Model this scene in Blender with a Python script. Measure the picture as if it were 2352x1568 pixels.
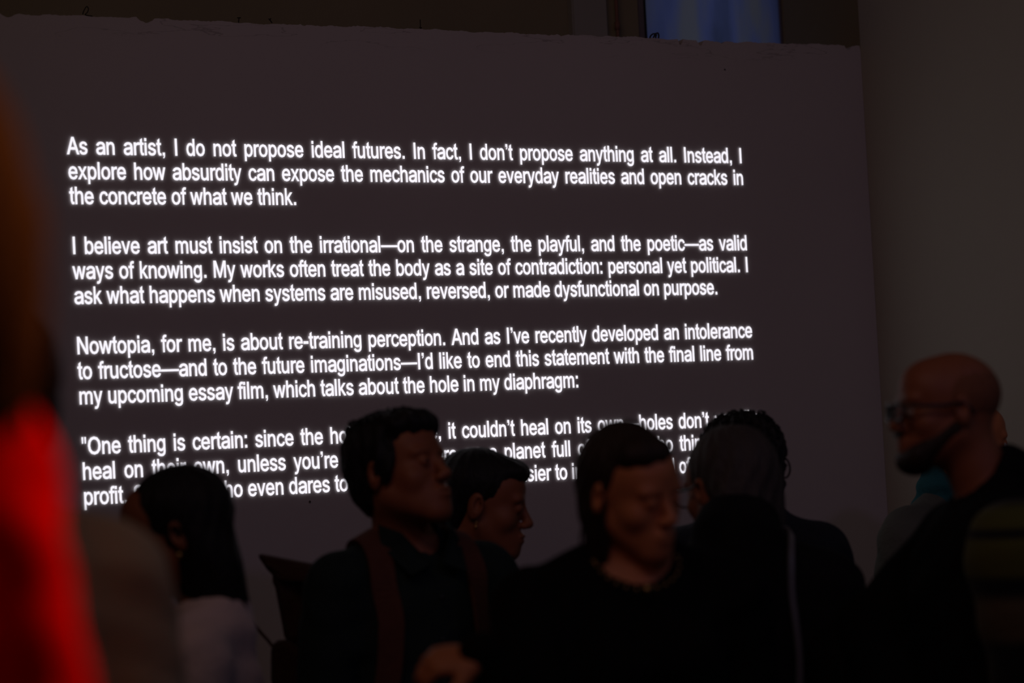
import bpy, bmesh, math, random
import numpy as np
from mathutils import Vector, Matrix
from mathutils.geometry import delaunay_2d_cdt
for o in list(bpy.data.objects): bpy.data.objects.remove(o)
SC = bpy.context.scene; COL = SC.collection
R = math.radians
random.seed(7); RNG = np.random.default_rng(7)

# ---------------------------------------------------------------- camera
FPX = 5553.0                      # 85 mm on a 36 mm sensor, in pixels of a 2352 px wide frame
EYE = Vector((0, 0, 1.62))
PITCH, ROLL = R(2.96), R(2.93)
fw = Vector((0, math.cos(PITCH), math.sin(PITCH)))
up0 = Vector((0, -math.sin(PITCH), math.cos(PITCH))); X0 = Vector((1, 0, 0))
rt = X0 * math.cos(ROLL) - up0 * math.sin(ROLL)
up = X0 * math.sin(ROLL) + up0 * math.cos(ROLL)
cam = bpy.data.cameras.new('camera'); cam.lens = 85; cam.sensor_width = 36; cam.sensor_fit = 'HORIZONTAL'
cam.dof.use_dof = True; cam.dof.focus_distance = 6.4; cam.dof.aperture_fstop = 1.95
cam.clip_start = 0.05; cam.clip_end = 60
co = bpy.data.objects.new('camera', cam); COL.objects.link(co)
co.matrix_world = Matrix(((rt.x, up.x, -fw.x, EYE.x), (rt.y, up.y, -fw.y, EYE.y), (rt.z, up.z, -fw.z, EYE.z), (0, 0, 0, 1)))
SC.camera = co
def ray(px, py): return fw + rt * ((px - 1176) / FPX) - up * ((py - 784) / FPX)
def at(px, py, d): return EYE + ray(px, py) * d

# ---------------------------------------------------------------- the projection wall's plane
wdir = ray(12238, 515.5); wdir.z = 0; wdir.normalize()             # runs away to the right
wnor = Vector((wdir.y, -wdir.x, 0))                                 # towards the camera
if wnor.y > 0: wnor = -wnor
W0 = at(940, 1083, 6.35); W0.z = 0
def hit(px, py, back=0.0):                                          # a pixel's point on the wall (or on a plane behind it)
    r = ray(px, py); p0 = W0 - wnor * back
    t = (p0 - EYE).dot(wnor) / r.dot(wnor)
    return EYE + r * t
def wcoord(p): return (p - W0).dot(wdir), p.z
def wpt(s, z, out=0.0): return W0 + wdir * s + Vector((0, 0, z)) + wnor * out

# ---------------------------------------------------------------- world, lights, exposure
w = bpy.data.worlds.new('dusk'); SC.world = w; w.use_nodes = True
w.node_tree.nodes['Background'].inputs[0].default_value = (0.16, 0.24, 0.60, 1)
w.node_tree.nodes['Background'].inputs[1].default_value = 0.20
SC.view_settings.view_transform = 'Standard'; SC.view_settings.look = 'None'
SC.view_settings.exposure = 0; SC.view_settings.gamma = 1; SC.view_settings.use_curve_mapping = False
def area(name, loc, target, size, power, color, sy=None, spread=180):
    l = bpy.data.lights.new(name, 'AREA'); l.energy = power; l.color = color; l.size = size
    if sy: l.shape = 'RECTANGLE'; l.size_y = sy
    l.spread = R(spread)
    o = bpy.data.objects.new(name, l); COL.objects.link(o); o.location = loc
    o.rotation_euler = (Vector(target) - Vector(loc)).to_track_quat('-Z', 'Y').to_euler(); return o
def spot(name, loc, target, power, color, angle, blend=.3, radius=.05):
    l = bpy.data.lights.new(name, 'SPOT'); l.energy = power; l.color = color; l.spot_size = R(angle); l.spot_blend = blend
    l.shadow_soft_size = radius
    o = bpy.data.objects.new(name, l); COL.objects.link(o); o.location = loc
    o.rotation_euler = (Vector(target) - Vector(loc)).to_track_quat('-Z', 'Y').to_euler(); return o
L_PROJ = spot('projector_light', (1.9, -1.0, 3.6), tuple(wpt(.60, 1.75)), 24.0, (.66, .45, 1.0), 32, .7, .12)
L_ROOM = area('dim_room_lamp', (-1.2, -2.6, 3.7), (0.4, 6, 1.2), 2.0, 3.0, (1.0, .52, .30))
L_WASH = area('added_wall_wash', tuple(wpt(-2.0, 4.2, 3.5)), tuple(wpt(1.7, 2.0, 0)), 2.4, 5.6, (1.0, .66, .57), 1.2, 125)  # unseen wash, added to brighten the wall while people stay dark
L_DUSK = area('right_window_daylight', (2.75, 3.2, 3.3), (0.2, 5.0, 1.3), 1.0, 1.2, (.33, .50, 1.0), .8, 120)
L_RED = spot('gallery_spotlight', (1.3, 2.9, 2.9), tuple(at(-60, 850, 1.75)), 120.0, (1.0, .50, .20), 34, .6, .08)

# ---------------------------------------------------------------- materials
def nt(name):
    m = bpy.data.materials.new(name); m.use_nodes = True
    return m, m.node_tree, m.node_tree.nodes['Principled BSDF']
def mat(name, c, rough=.8, var=.15, scale=20, bump=.15, spec=.3, stretch=(1, 1, 1), metal=0, bscale=None, sheen=0):
    m, t, b = nt(name); N = t.nodes; L = t.links
    tc = N.new('ShaderNodeTexCoord'); mp = N.new('ShaderNodeMapping'); mp.inputs['Scale'].default_value = stretch
    L.new(tc.outputs['Object'], mp.inputs[0])
    n = N.new('ShaderNodeTexNoise'); n.inputs['Scale'].default_value = scale; n.inputs['Detail'].default_value = 4
    L.new(mp.outputs[0], n.inputs['Vector'])
    r = N.new('ShaderNodeMix'); r.data_type = 'RGBA'
    r.inputs[6].default_value = (*[x * (1 - var) for x in c], 1); r.inputs[7].default_value = (*[min(1, x * (1 + var)) for x in c], 1)
    L.new(n.outputs[0], r.inputs[0]); L.new(r.outputs[2], b.inputs['Base Color'])
    b.inputs['Roughness'].default_value = rough; b.inputs['Specular IOR Level'].default_value = spec; b.inputs['Metallic'].default_value = metal
    if sheen: b.inputs['Sheen Weight'].default_value = sheen
    if bump:
        n2 = N.new('ShaderNodeTexNoise'); n2.inputs['Scale'].default_value = bscale or scale * 5; n2.inputs['Detail'].default_value = 3
        L.new(mp.outputs[0], n2.inputs['Vector'])
        bp = N.new('ShaderNodeBump'); bp.inputs['Strength'].default_value = bump; bp.inputs['Distance'].default_value = .01
        L.new(n2.outputs[0], bp.inputs['Height']); L.new(bp.outputs[0], b.inputs['Normal'])
    return m
M = {}
M['plaster'] = mat('white plaster', (.50, .46, .45), .9, .07, 1.6, .12, .1, bscale=30)
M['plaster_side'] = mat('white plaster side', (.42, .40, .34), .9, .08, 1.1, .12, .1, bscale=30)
M['far'] = mat('unlit ochre plaster', (.25, .215, .135), .95, .25, 1.3, .2, .1, bscale=25)  # far wall's dark paint; also carries the shade of the return piece
M['floor'] = mat('grey concrete floor', (.16, .15, .14), .6, .25, 3, .1)
M['ceil'] = mat('ceiling paint', (.22, .21, .19), .95, .1, 2, .05)
M['chip'] = mat('chipped mortar', (.10, .085, .07), 1, .4, 30, .5)
M['skin'] = mat('skin', (.27, .085, .035), .55, .10, 60, .05, .35)
M['skin_pale'] = mat('pale skin', (.52, .18, .07), .5, .08, 60, .05, .35)
M['skin_dark'] = mat('tan skin', (.25, .08, .035), .55, .10, 60, .05, .35)
M['hair_black'] = mat('black hair', (.010, .008, .008), .5, .4, 60, .5, .25, (1, 1, .15))
M['hair_brown'] = mat('brown hair', (.10, .030, .004), .85, .35, 60, .5, .08, (1, 1, .12))
M['hair_dark'] = mat('dark brown hair', (.030, .017, .010), .5, .4, 60, .5, .25, (1, 1, .15))
M['hair_grey'] = mat('grey hair', (.055, .044, .038), .6, .35, 50, .6, .35, (1, 1, .15))
M['stubble'] = mat('close cropped hair', (.21, .078, .036), .8, .3, 90, .2, .2)
M['red'] = mat('red cotton', (.90, .001, .001), 1, .05, 8, .25, .0)
M['maroon'] = mat('dark maroon knit', (.05, .004, .006), .95, .2, 30, .3, .1)
M['tan'] = mat('tan wool coat', (.78, .58, .38), .95, .15, 12, .4, .1, sheen=.2)
M['beige'] = mat('beige pink sweater', (.72, .54, .50), .95, .12, 25, .4, .1, sheen=.2)
M['shirt'] = mat('dark green shirt', (.015, .023, .021), .9, .2, 30, .3, .1)
M['strap'] = mat('russet strap webbing', (.10, .036, .024), .9, .2, 60, .3, .15)
M['pack'] = mat('dark brown backpack cloth', (.045, .018, .012), .85, .25, 25, .35, .2)
M['black'] = mat('black cloth', (.006, .006, .0055), .95, .3, 25, .3, .08)
M['blackc'] = mat('black wool coat', (.008, .0075, .008), .9, .3, 25, .35, .12)
M['navy'] = mat('dark navy jacket', (.014, .016, .028), .8, .3, 25, .3, .2)
M['grey'] = mat('grey cotton jacket', (.10, .105, .09), .9, .2, 18, .3, .12)
M['teal'] = mat('teal scarf', (.02, .10, .12), .95, .3, 40, .4, .1)
M['trouser'] = mat('dark trousers', (.018, .018, .022), .95, .2, 20, .2, .1)
M['shoe'] = mat('black leather', (.012, .011, .010), .45, .2, 20, .1, .5)
M['frame'] = mat('black plastic frame', (.010, .010, .010), .3, .2, 20, 0, .5)
M['brass'] = mat('brass', (.75, .48, .18), .3, .1, 20, .05, .5, metal=1)
M['gold'] = mat('gold', (.55, .34, .12), .35, .1, 20, 0, .5, metal=1)
M['leather'] = mat('glossy grey bag leather', (.13, .13, .14), .30, .2, 20, .1, .8)
M['bag'] = mat('dark grey bag leather', (.05, .045, .04), .5, .2, 20, .2, .4)
M['wire'] = mat('rusty wire', (.03, .022, .016), .8, .3, 40, .1, .2)
M['pipe'] = mat('painted pipe', (.20, .10, .07), .7, .2, 10, .1)
M['pilaster'] = mat('grey painted pilaster', (.32, .31, .27), .9, .1, 3, .1, .1)
M['winframe'] = mat('weathered window frame', (.16, .14, .15), .8, .2, 10, .2)
M['white_eye'] = mat('eye white', (.65, .62, .60), .2, .02, 5, 0, .5)
M['pupil'] = mat('pupil', (.02, .012, .01), .15, .1, 5, 0, .5)
M['lip'] = mat('lips', (.38, .10, .09), .45, .1, 60, .05, .35)
m, t, b = nt('spectacle lens'); b.inputs['Transmission Weight'].default_value = 1; b.inputs['Roughness'].default_value = .02
b.inputs['IOR'].default_value = 1.06; b.inputs['Base Color'].default_value = (.95, .96, .97, 1); M['lens'] = m
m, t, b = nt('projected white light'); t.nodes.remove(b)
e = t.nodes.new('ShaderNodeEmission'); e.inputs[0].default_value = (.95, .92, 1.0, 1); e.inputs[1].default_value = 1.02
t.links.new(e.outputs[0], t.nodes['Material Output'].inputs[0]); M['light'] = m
# projection wall: plaster with hairline cracks and stains under its top edge
def wall_mat():
    m = M['plaster']; t = m.node_tree; N = t.nodes; L = t.links; b = N['Principled BSDF']
    src = b.inputs['Base Color'].links[0].from_socket
    tc = N.new('ShaderNodeTexCoord'); sp = N.new('ShaderNodeSeparateXYZ'); L.new(tc.outputs['Object'], sp.inputs[0])
    mp = N.new('ShaderNodeMapping'); mp.inputs['Scale'].default_value = (1.2, 1.2, 9); L.new(tc.outputs['Object'], mp.inputs[0])
    n = N.new('ShaderNodeTexNoise'); n.inputs['Scale'].default_value = 1.7; n.inputs['Detail'].default_value = 6; L.new(mp.outputs[0], n.inputs[0])
    s = N.new('ShaderNodeMath'); s.operation = 'SUBTRACT'; s.inputs[1].default_value = .5; L.new(n.outputs[0], s.inputs[0])
    a = N.new('ShaderNodeMath'); a.operation = 'ABSOLUTE'; L.new(s.outputs[0], a.inputs[0])
    c = N.new('ShaderNodeMath'); c.operation = 'LESS_THAN'; c.inputs[1].default_value = .0035; L.new(a.outputs[0], c.inputs[0])
    g = N.new('ShaderNodeMapRange'); g.inputs[1].default_value = 2.735; g.inputs[2].default_value = 2.765; L.new(sp.outputs[2], g.inputs[0])
    k = N.new('ShaderNodeMath'); k.operation = 'MULTIPLY'; L.new(c.outputs[0], k.inputs[0]); L.new(g.outputs[0], k.inputs[1])
    k2 = N.new('ShaderNodeMath'); k2.operation = 'MULTIPLY'; k2.inputs[1].default_value = .35; L.new(k.outputs[0], k2.inputs[0])
    x = N.new('ShaderNodeMix'); x.data_type = 'RGBA'; x.inputs[7].default_value = (.12, .10, .09, 1)
    L.new(k2.outputs[0], x.inputs[0]); L.new(src, x.inputs[6]); L.new(x.outputs[2], b.inputs['Base Color'])
wall_mat()
# dirty translucent pane, lit only by the dusk behind it
m, t, b = nt('dirty frosted glass'); N = t.nodes; L = t.links
tr = N.new('ShaderNodeBsdfTranslucent'); tp = N.new('ShaderNodeBsdfTransparent'); gl = N.new('ShaderNodeBsdfGlossy'); gl.inputs['Roughness'].default_value = .25
tc = N.new('ShaderNodeTexCoord'); mp = N.new('ShaderNodeMapping'); mp.inputs['Scale'].default_value = (7, 7, 1.3); L.new(tc.outputs['Object'], mp.inputs[0])
n = N.new('ShaderNodeTexNoise'); n.inputs['Scale'].default_value = 1.1; n.inputs['Detail'].default_value = 5; L.new(mp.outputs[0], n.inputs[0])
cr = N.new('ShaderNodeValToRGB'); cr.color_ramp.elements[0].position = .36; cr.color_ramp.elements[0].color = (.62, .60, .60, 1)
cr.color_ramp.elements[1].position = .60; cr.color_ramp.elements[1].color = (1, .86, .66, 1)
e = cr.color_ramp.elements.new(.48); e.color = (.80, .76, .82, 1)
L.new(n.outputs[0], cr.inputs[0]); L.new(cr.outputs[0], tr.inputs[0]); L.new(cr.outputs[0], tp.inputs[0])
m1 = N.new('ShaderNodeMixShader'); m1.inputs[0].default_value = .25; L.new(tr.outputs[0], m1.inputs[1]); L.new(tp.outputs[0], m1.inputs[2])
m2 = N.new('ShaderNodeMixShader'); m2.inputs[0].default_value = .04; L.new(m1.outputs[0], m2.inputs[1]); L.new(gl.outputs[0], m2.inputs[2])
N.remove(b); L.new(m2.outputs[0], N['Material Output'].inputs[0]); M['pane'] = m
# striped knit of the bald man's sweater
def stripes(name, pairs, axis=2):
    m = mat(name, (.02, .02, .02), .95, .2, 25, .4, .1, sheen=.1); t = m.node_tree; N = t.nodes; L = t.links; b = N['Principled BSDF']
    tc = N.new('ShaderNodeTexCoord'); sp = N.new('ShaderNodeSeparateXYZ'); L.new(tc.outputs['Object'], sp.inputs[0])
    g = N.new('ShaderNodeMapRange'); g.inputs[1].default_value = .8; g.inputs[2].default_value = 1.6; L.new(sp.outputs[axis], g.inputs[0])
    c = N.new('ShaderNodeValToRGB'); c.color_ramp.interpolation = 'LINEAR'
    c.color_ramp.elements[0].position = 0; c.color_ramp.elements[0].color = (.012, .011, .01, 1)
    c.color_ramp.elements[1].position = 1; c.color_ramp.elements[1].color = (.012, .011, .01, 1)
    for z, col in pairs:
        q = c.color_ramp.elements.new((z - .8) / .8); q.color = (*col, 1)
    L.new(g.outputs[0], c.inputs[0]); L.new(c.outputs[0], b.inputs['Base Color']); return m
OL = (.085, .085, .018); BR = (.085, .062, .03); BK = (.008, .008, .008)
M['stripes'] = stripes('olive and black striped knit', [(.9, BK), (1.22, BK), (1.265, BK), (1.285, BR), (1.34, BR), (1.36, BK), (1.38, BK), (1.392, OL), (1.448, OL), (1.457, BK), (1.464, BK), (1.474, OL), (1.50, OL), (1.52, BK)])

# ---------------------------------------------------------------- object helpers
def empty(name, loc, rz=0, label=None, cat=None, group=None, kind=None):
    o = bpy.data.objects.new(name, None); COL.objects.link(o); o.location = loc; o.rotation_euler = (0, 0, rz)
    o.empty_display_size = .1
    return tag(o, label, cat, group, kind)
def tag(o, label=None, cat=None, group=None, kind=None):
    if label: o['label'] = label
    if cat: o['category'] = cat
    if group: o['group'] = group
    if kind: o['kind'] = kind
    return o
def mesh(name, V, F, m, parent=None, smooth=True):
    me = bpy.data.meshes.new(name)
    if isinstance(F, np.ndarray):
        me.vertices.add(len(V)); me.vertices.foreach_set('co', np.asarray(V, np.float32).ravel())
        k = F.shape[1]; me.loops.add(F.size); me.loops.foreach_set('vertex_index', F.astype(np.int32).ravel())
        me.polygons.add(len(F)); me.polygons.foreach_set('loop_start', np.arange(0, F.size, k, dtype=np.int32))
        me.update(calc_edges=True)
    else:
        me.from_pydata([tuple(v) for v in V], [], F); me.update()
    me.polygons.foreach_set('use_smooth', [smooth] * len(me.polygons))
    me.materials.append(M[m])
    o = bpy.data.objects.new(name, me); COL.objects.link(o)
    if parent: o.parent = parent
    return o
def boxm(name, lo, hi, m, parent=None, bev=0, frame=None):
    """box in a frame (origin, x axis, y axis); z is up"""
    bm = bmesh.new(); bmesh.ops.create_cube(bm, size=1)
    for v in bm.verts:
        v.co = Vector([lo[i] + (v.co[i] + .5) * (hi[i] - lo[i]) for i in range(3)])
    if bev: bmesh.ops.bevel(bm, geom=bm.edges[:], offset=bev, segments=2, affect='EDGES')
    if frame:
        o0, ax, ay = frame
        for v in bm.verts: v.co = o0 + ax * v.co.x + ay * v.co.y + Vector((0, 0, v.co.z))
    bmesh.ops.recalc_face_normals(bm, faces=bm.faces)
    me = bpy.data.meshes.new(name); bm.to_mesh(me); bm.free(); me.materials.append(M[m])
    o = bpy.data.objects.new(name, me); COL.objects.link(o)
    if parent: o.parent = parent
    return o
def smoothpath(P, n=6):
    P = [Vector(p) for p in P]; out = []
    for i in range(len(P) - 1):
        p0 = P[max(0, i - 1)]; p1 = P[i]; p2 = P[i + 1]; p3 = P[min(len(P) - 1, i + 2)]
        for k in range(n):
            t = k / n
            out.append(.5 * ((2 * p1) + (p2 - p0) * t + (2 * p0 - 5 * p1 + 4 * p2 - p3) * t * t + (3 * p1 - p0 - 3 * p2 + p3) * t ** 3))
    out.append(P[-1]); return out
def tube_vf(P, r, seg=8, closed=False, taper=None):
    V = []; F = []; n = len(P); up_ = Vector((0, 0, 1)); prev = None
    for i, p in enumerate(P):
        a = P[(i - 1) % n] if closed else P[max(0, i - 1)]; b_ = P[(i + 1) % n] if closed else P[min(n - 1, i + 1)]
        d = (b_ - a).normalized() if (b_ - a).length > 1e-9 else Vector((0, 0, 1))
        if prev is None:
            x = d.cross(up_);
            if x.length < .1: x = d.cross(Vector((1, 0, 0)))
        else: x = prev - d * prev.dot(d)
        x.normalize(); prev = x; y = d.cross(x)
        rr = r if taper is None else r * (1 + (taper - 1) * i / max(1, n - 1))
        for k in range(seg):
            q = 2 * math.pi * k / seg; V.append(p + (x * math.cos(q) + y * math.sin(q)) * rr)
    for i in range(n if closed else n - 1):
        j = (i + 1) % n
        for k in range(seg):
            k2 = (k + 1) % seg; F.append((i * seg + k, i * seg + k2, j * seg + k2, j * seg + k))
    if not closed: F.append(tuple(range(seg))[::-1]); F.append(tuple(range((n - 1) * seg, n * seg)))
    return V, F
def tube(name, P, r, m, parent=None, seg=8, closed=False, n=6, taper=None):
    P = smoothpath(P, n) if n and not closed else [Vector(p) for p in P]
    V, F = tube_vf(P, r, seg, closed, taper); return mesh(name, V, F, m, parent)
def tubes(name, paths, r, m, parent=None, seg=5, n=5, taper=.5):
    V = []; F = []
    for P in paths:
        v, f = tube_vf(smoothpath(P, n), r, seg, False, taper); k = len(V); V += v; F += [tuple(i + k for i in q) for q in f]
    return tag(mesh(name, V, F, m, parent), kind='stuff')
def ball(name, c, r, m, parent=None, seg=16, sc=(1, 1, 1)):
    bm = bmesh.new(); bmesh.ops.create_uvsphere(bm, u_segments=seg, v_segments=seg // 2 + 2, radius=r)
    for v in bm.verts: v.co = Vector((v.co.x * sc[0], v.co.y * sc[1], v.co.z * sc[2])) + Vector(c)
    me = bpy.data.meshes.new(name); bm.to_mesh(me); bm.free(); me.materials.append(M[m])
    me.polygons.foreach_set('use_smooth', [True] * len(me.polygons))
    o = bpy.data.objects.new(name, me); COL.objects.link(o)
    if parent: o.parent = parent
    return o

# ---------------------------------------------------------------- the room
S_END = wcoord(hit(1976, 110))[0]; S_L = -8.6
TOPZ = [(px, wcoord(hit(px, py))[1]) for px, py in ((0, 30), (300, 37), (600, 50), (900, 63), (1200, 77), (1400, 87), (1600, 95), (1800, 101), (1976, 107))]
zt = float(np.mean([z for _, z in TOPZ])); print('wall top', [round(z, 3) for _, z in TOPZ])
FR = (W0.copy(), wdir, -wnor)                                          # local frame: x along, y behind the face
root = empty('wall_front', (0, 0, 0), kind='structure', label='white plaster partition wall carrying the projected text')
def part_wall():
    th = .18; rnd = random.Random(3); pts = []
    notch = {wcoord(hit(px, 60))[0]: (wd, dp) for px, wd, dp in ((20, .020, .008), (335, .022, .014), (1561, .006, .022), (1607, .010, .020), (1655, .008, .006), (700, .01, .004), (1945, .012, .012), (1290, .01, .006))}
    s = S_L; ph = [rnd.uniform(0, 6) for _ in range(6)]
    while s < S_END:
        z = zt + .0012 * math.sin(s * 9 + ph[0]) + .0010 * math.sin(s * 31 + ph[1]) + .0012 * math.sin(s * 83 + ph[2]) + rnd.uniform(-.0012, .0012)
        for c, (wd, dp) in notch.items():
            if abs(s - c) < wd: z -= dp * (1 - abs(s - c) / wd) ** .6
        pts.append((s, z)); s += .006
    pts.append((S_END, zt - .012))
    V = []; F = []; n = len(pts)
    for y in (0, th):
        for s, z in pts: V.append(FR[0] + FR[1] * s + FR[2] * y + Vector((0, 0, z if y == 0 else zt - .004)))
    for y in (0, th):
        for s, z in pts: V.append(FR[0] + FR[1] * s + FR[2] * y)
    for i in range(n - 1):
        F.append((i, i + 1, n + i + 1, n + i)); F.append((2 * n + i, 2 * n + i + 1, i + 1, i)); F.append((n + i, n + i + 1, 3 * n + i + 1, 3 * n + i))
    F.append((n - 1, 2 * n - 1, 4 * n - 1, 3 * n - 1)); F.append((0, 2 * n, 3 * n, n))
    o = mesh('plaster_face', V, F, 'plaster', root, smooth=False)
part_wall()
# recessed wall behind the partition, with the window opening
BK_ = 0.395
def fpt(s, z, y=0): return FR[0] + FR[1] * s + FR[2] * y + Vector((0, 0, z))
wl = wcoord(hit(1466, 45, BK_))[0]; 
s_c = S_END + .0005; wr = s_c - .002                                   # corner with the right-hand wall
zc = 4.4
wb = 2.05
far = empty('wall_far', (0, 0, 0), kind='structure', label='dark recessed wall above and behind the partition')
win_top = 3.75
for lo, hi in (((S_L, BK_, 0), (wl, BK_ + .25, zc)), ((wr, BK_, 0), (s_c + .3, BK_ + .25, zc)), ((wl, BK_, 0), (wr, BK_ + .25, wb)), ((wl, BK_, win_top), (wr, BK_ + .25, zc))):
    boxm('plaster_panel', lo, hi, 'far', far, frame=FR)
boxm('shaded_return', (s_c, .0, 0), (s_c + .2, BK_, zc), 'far', far, frame=FR)  # right wall carried on behind the partition, its shade put into the darker colour
win = empty('window_1', (0, 0, 0), kind='structure', label='tall narrow window of dirty bluish glass above the partition')
fwid = .022
boxm('window_frame', (wl, BK_ + .0, wb), (wl + fwid, BK_ + .06, win_top), 'winframe', win, .003, FR)
boxm('window_frame', (wl + fwid, BK_ + .008, wb), (wl + fwid + .012, BK_ + .06, win_top), 'frame', win, .002, FR)
boxm('window_frame', (wr - .004, BK_ + .005, wb), (wr, BK_ + .06, win_top), 'winframe', win, .002, FR)
boxm('window_frame', (wl, BK_ + .0, wb), (wr, BK_ + .06, wb + .05), 'winframe', win, .002, FR)
boxm('window_frame', (wl, BK_ + .0, win_top - .05), (wr, BK_ + .06, win_top), 'winframe', win, .002, FR)
boxm('window_pane', (wl + .02, BK_ + .016, wb), (wr - .002, BK_ + .022, win_top), 'pane', win, 0, FR)
# pilaster and pipe left of the window
pl, pr = wcoord(hit(1316, 45, BK_ - .03))[0], wcoord(hit(1396, 45, BK_ - .03))[0]
tag(boxm('trim_1', (pl, BK_ - .03, 0), (pr, BK_ + .01, zc), 'pilaster', None, .004, FR), 'shallow grey pilaster on the far wall', kind='structure')
pc = wcoord(hit(1421, 45, BK_ - .04))[0]
pipe = empty('wall_pipe', fpt(pc, 0, BK_ - .03), label='thin vertical painted pipe on the dark wall left of the window', cat='pipe')
def rel(o, pts): return [Vector(p) - Vector(o.location) for p in pts]
tube('pipe', rel(pipe, [fpt(pc, 0, BK_ - .03), fpt(pc, zc, BK_ - .03)]), .0055, 'pipe', pipe, 10, n=1)
zj = wcoord(hit(1421, 58, BK_ - .04))[1]
tube('pipe_coupling', rel(pipe, [fpt(pc, zj - .012, BK_ - .03), fpt(pc, zj + .012, BK_ - .03)]), .0085, 'pipe', pipe, 10, n=1)
# right-hand wall comes towards the camera from the far corner
rw = boxm('wall_right', (s_c, -9.5, 0), (s_c + .2, 0, zc), 'plaster_side', None, 0, FR)
tag(rw, 'white side wall at right', kind='structure')
tag(boxm('wall_left', (S_L - .25, -9.5, 0), (S_L, BK_ + .25, zc), 'plaster_side', None, 0, FR), 'side wall out of view at left', kind='structure')
tag(boxm('wall_rear', (S_L - .25, -9.75, 0), (s_c + .2, -9.5, zc), 'plaster_side', None, 0, FR), 'wall behind the camera', kind='structure')
tag(boxm('floor', (S_L - .25, -9.75, -.2), (s_c + .2, BK_ + .25, 0), 'floor', None, 0, FR), 'grey concrete floor', kind='structure')
tag(boxm('ceiling', (S_L - .25, -9.75, zc), (s_c + .2, BK_ + .25, zc + .2), 'ceil', None, 0, FR), 'plain ceiling', kind='structure')

# little wires, nails and marks
def wirething(name, paths, r, lab, cat, base, group=None):
    o = empty(name, base, label=lab, cat=cat, group=group); 
    V = []; F = []
    for P in paths:
        v, f = tube_vf(smoothpath([Vector(p) - Vector(base) for p in P], 5), r, 6); k = len(V); V += v; F += [tuple(i + k for i in q) for q in f]
    mesh('wire_strand', V, F, 'wire', o); return o
def hp(px, py, b=.06): return hit(px, py, b)
wirething('wire_twist', [[hp(1496, 94), hp(1493, 86), hp(1498, 79), hp(1504, 78), hp(1501, 86), hp(1496, 92)], [hp(1504, 78), hp(1511, 76), hp(1513, 84), hp(1510, 92), hp(1506, 86), hp(1508, 79)]], .0022, 'small twist of rusty wire on the partition top before the window', 'wire', hp(1503, 93))
wirething('wire_loop', [[hp(190, 33), hp(193, 24), hp(199, 15), hp(203, 20), hp(201, 28), hp(196, 34), hp(212, 37)]], .0014, 'thin loop of wire sticking up at the far left of the partition top', 'wire', hp(197, 35))
wirething('bent_nail', [[hp(548, 52), hp(549, 41)], [hp(545, 41), hp(553, 41)]], .0015, 'short upright nail on the partition top, second from the left', 'nail', hp(548, 52))
wirething('bent_nail', [[hp(625, 53), hp(620, 46), hp(617, 43)], [hp(620, 46), hp(622, 42)]], .0015, 'nail leaning to the left on the partition top above the word not', 'nail', hp(624, 54))
wirething('bent_nail', [[hp(966, 66), hp(965, 45)], [hp(963, 63), hp(969, 64)]], .0014, 'tall thin nail on the partition top above the word futures', 'nail', hp(966, 67))
def dot(px, py, r, lab):
    p = hit(px, py); o = empty('nail_hole', p + wnor * .001, label=lab, cat='hole')
    bm = bmesh.new(); bmesh.ops.create_circle(bm, cap_ends=True, segments=12, radius=r)
    rim = [(math.cos(2 * math.pi * k / 14), math.sin(2 * math.pi * k / 14)) for k in range(14)]; bm.free()
    V = [wdir * (a * r) + Vector((0, 0, b_ * r)) + wnor * .0015 for a, b_ in rim] + [wdir * (a * r * .6) + Vector((0, 0, b_ * r * .6)) - wnor * .0005 for a, b_ in rim]
    F = [(k, (k + 1) % 14, 14 + (k + 1) % 14, 14 + k) for k in range(14)] + [tuple(range(14, 28))]
    mesh('hole_rim', V, F, 'chip', o)
dot(711, 1152, .0030, 'small dark nail hole in the wall below the words even dares')
dot(1664, 160, .0024, 'tiny nail hole high on the wall left of its right end')

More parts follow.
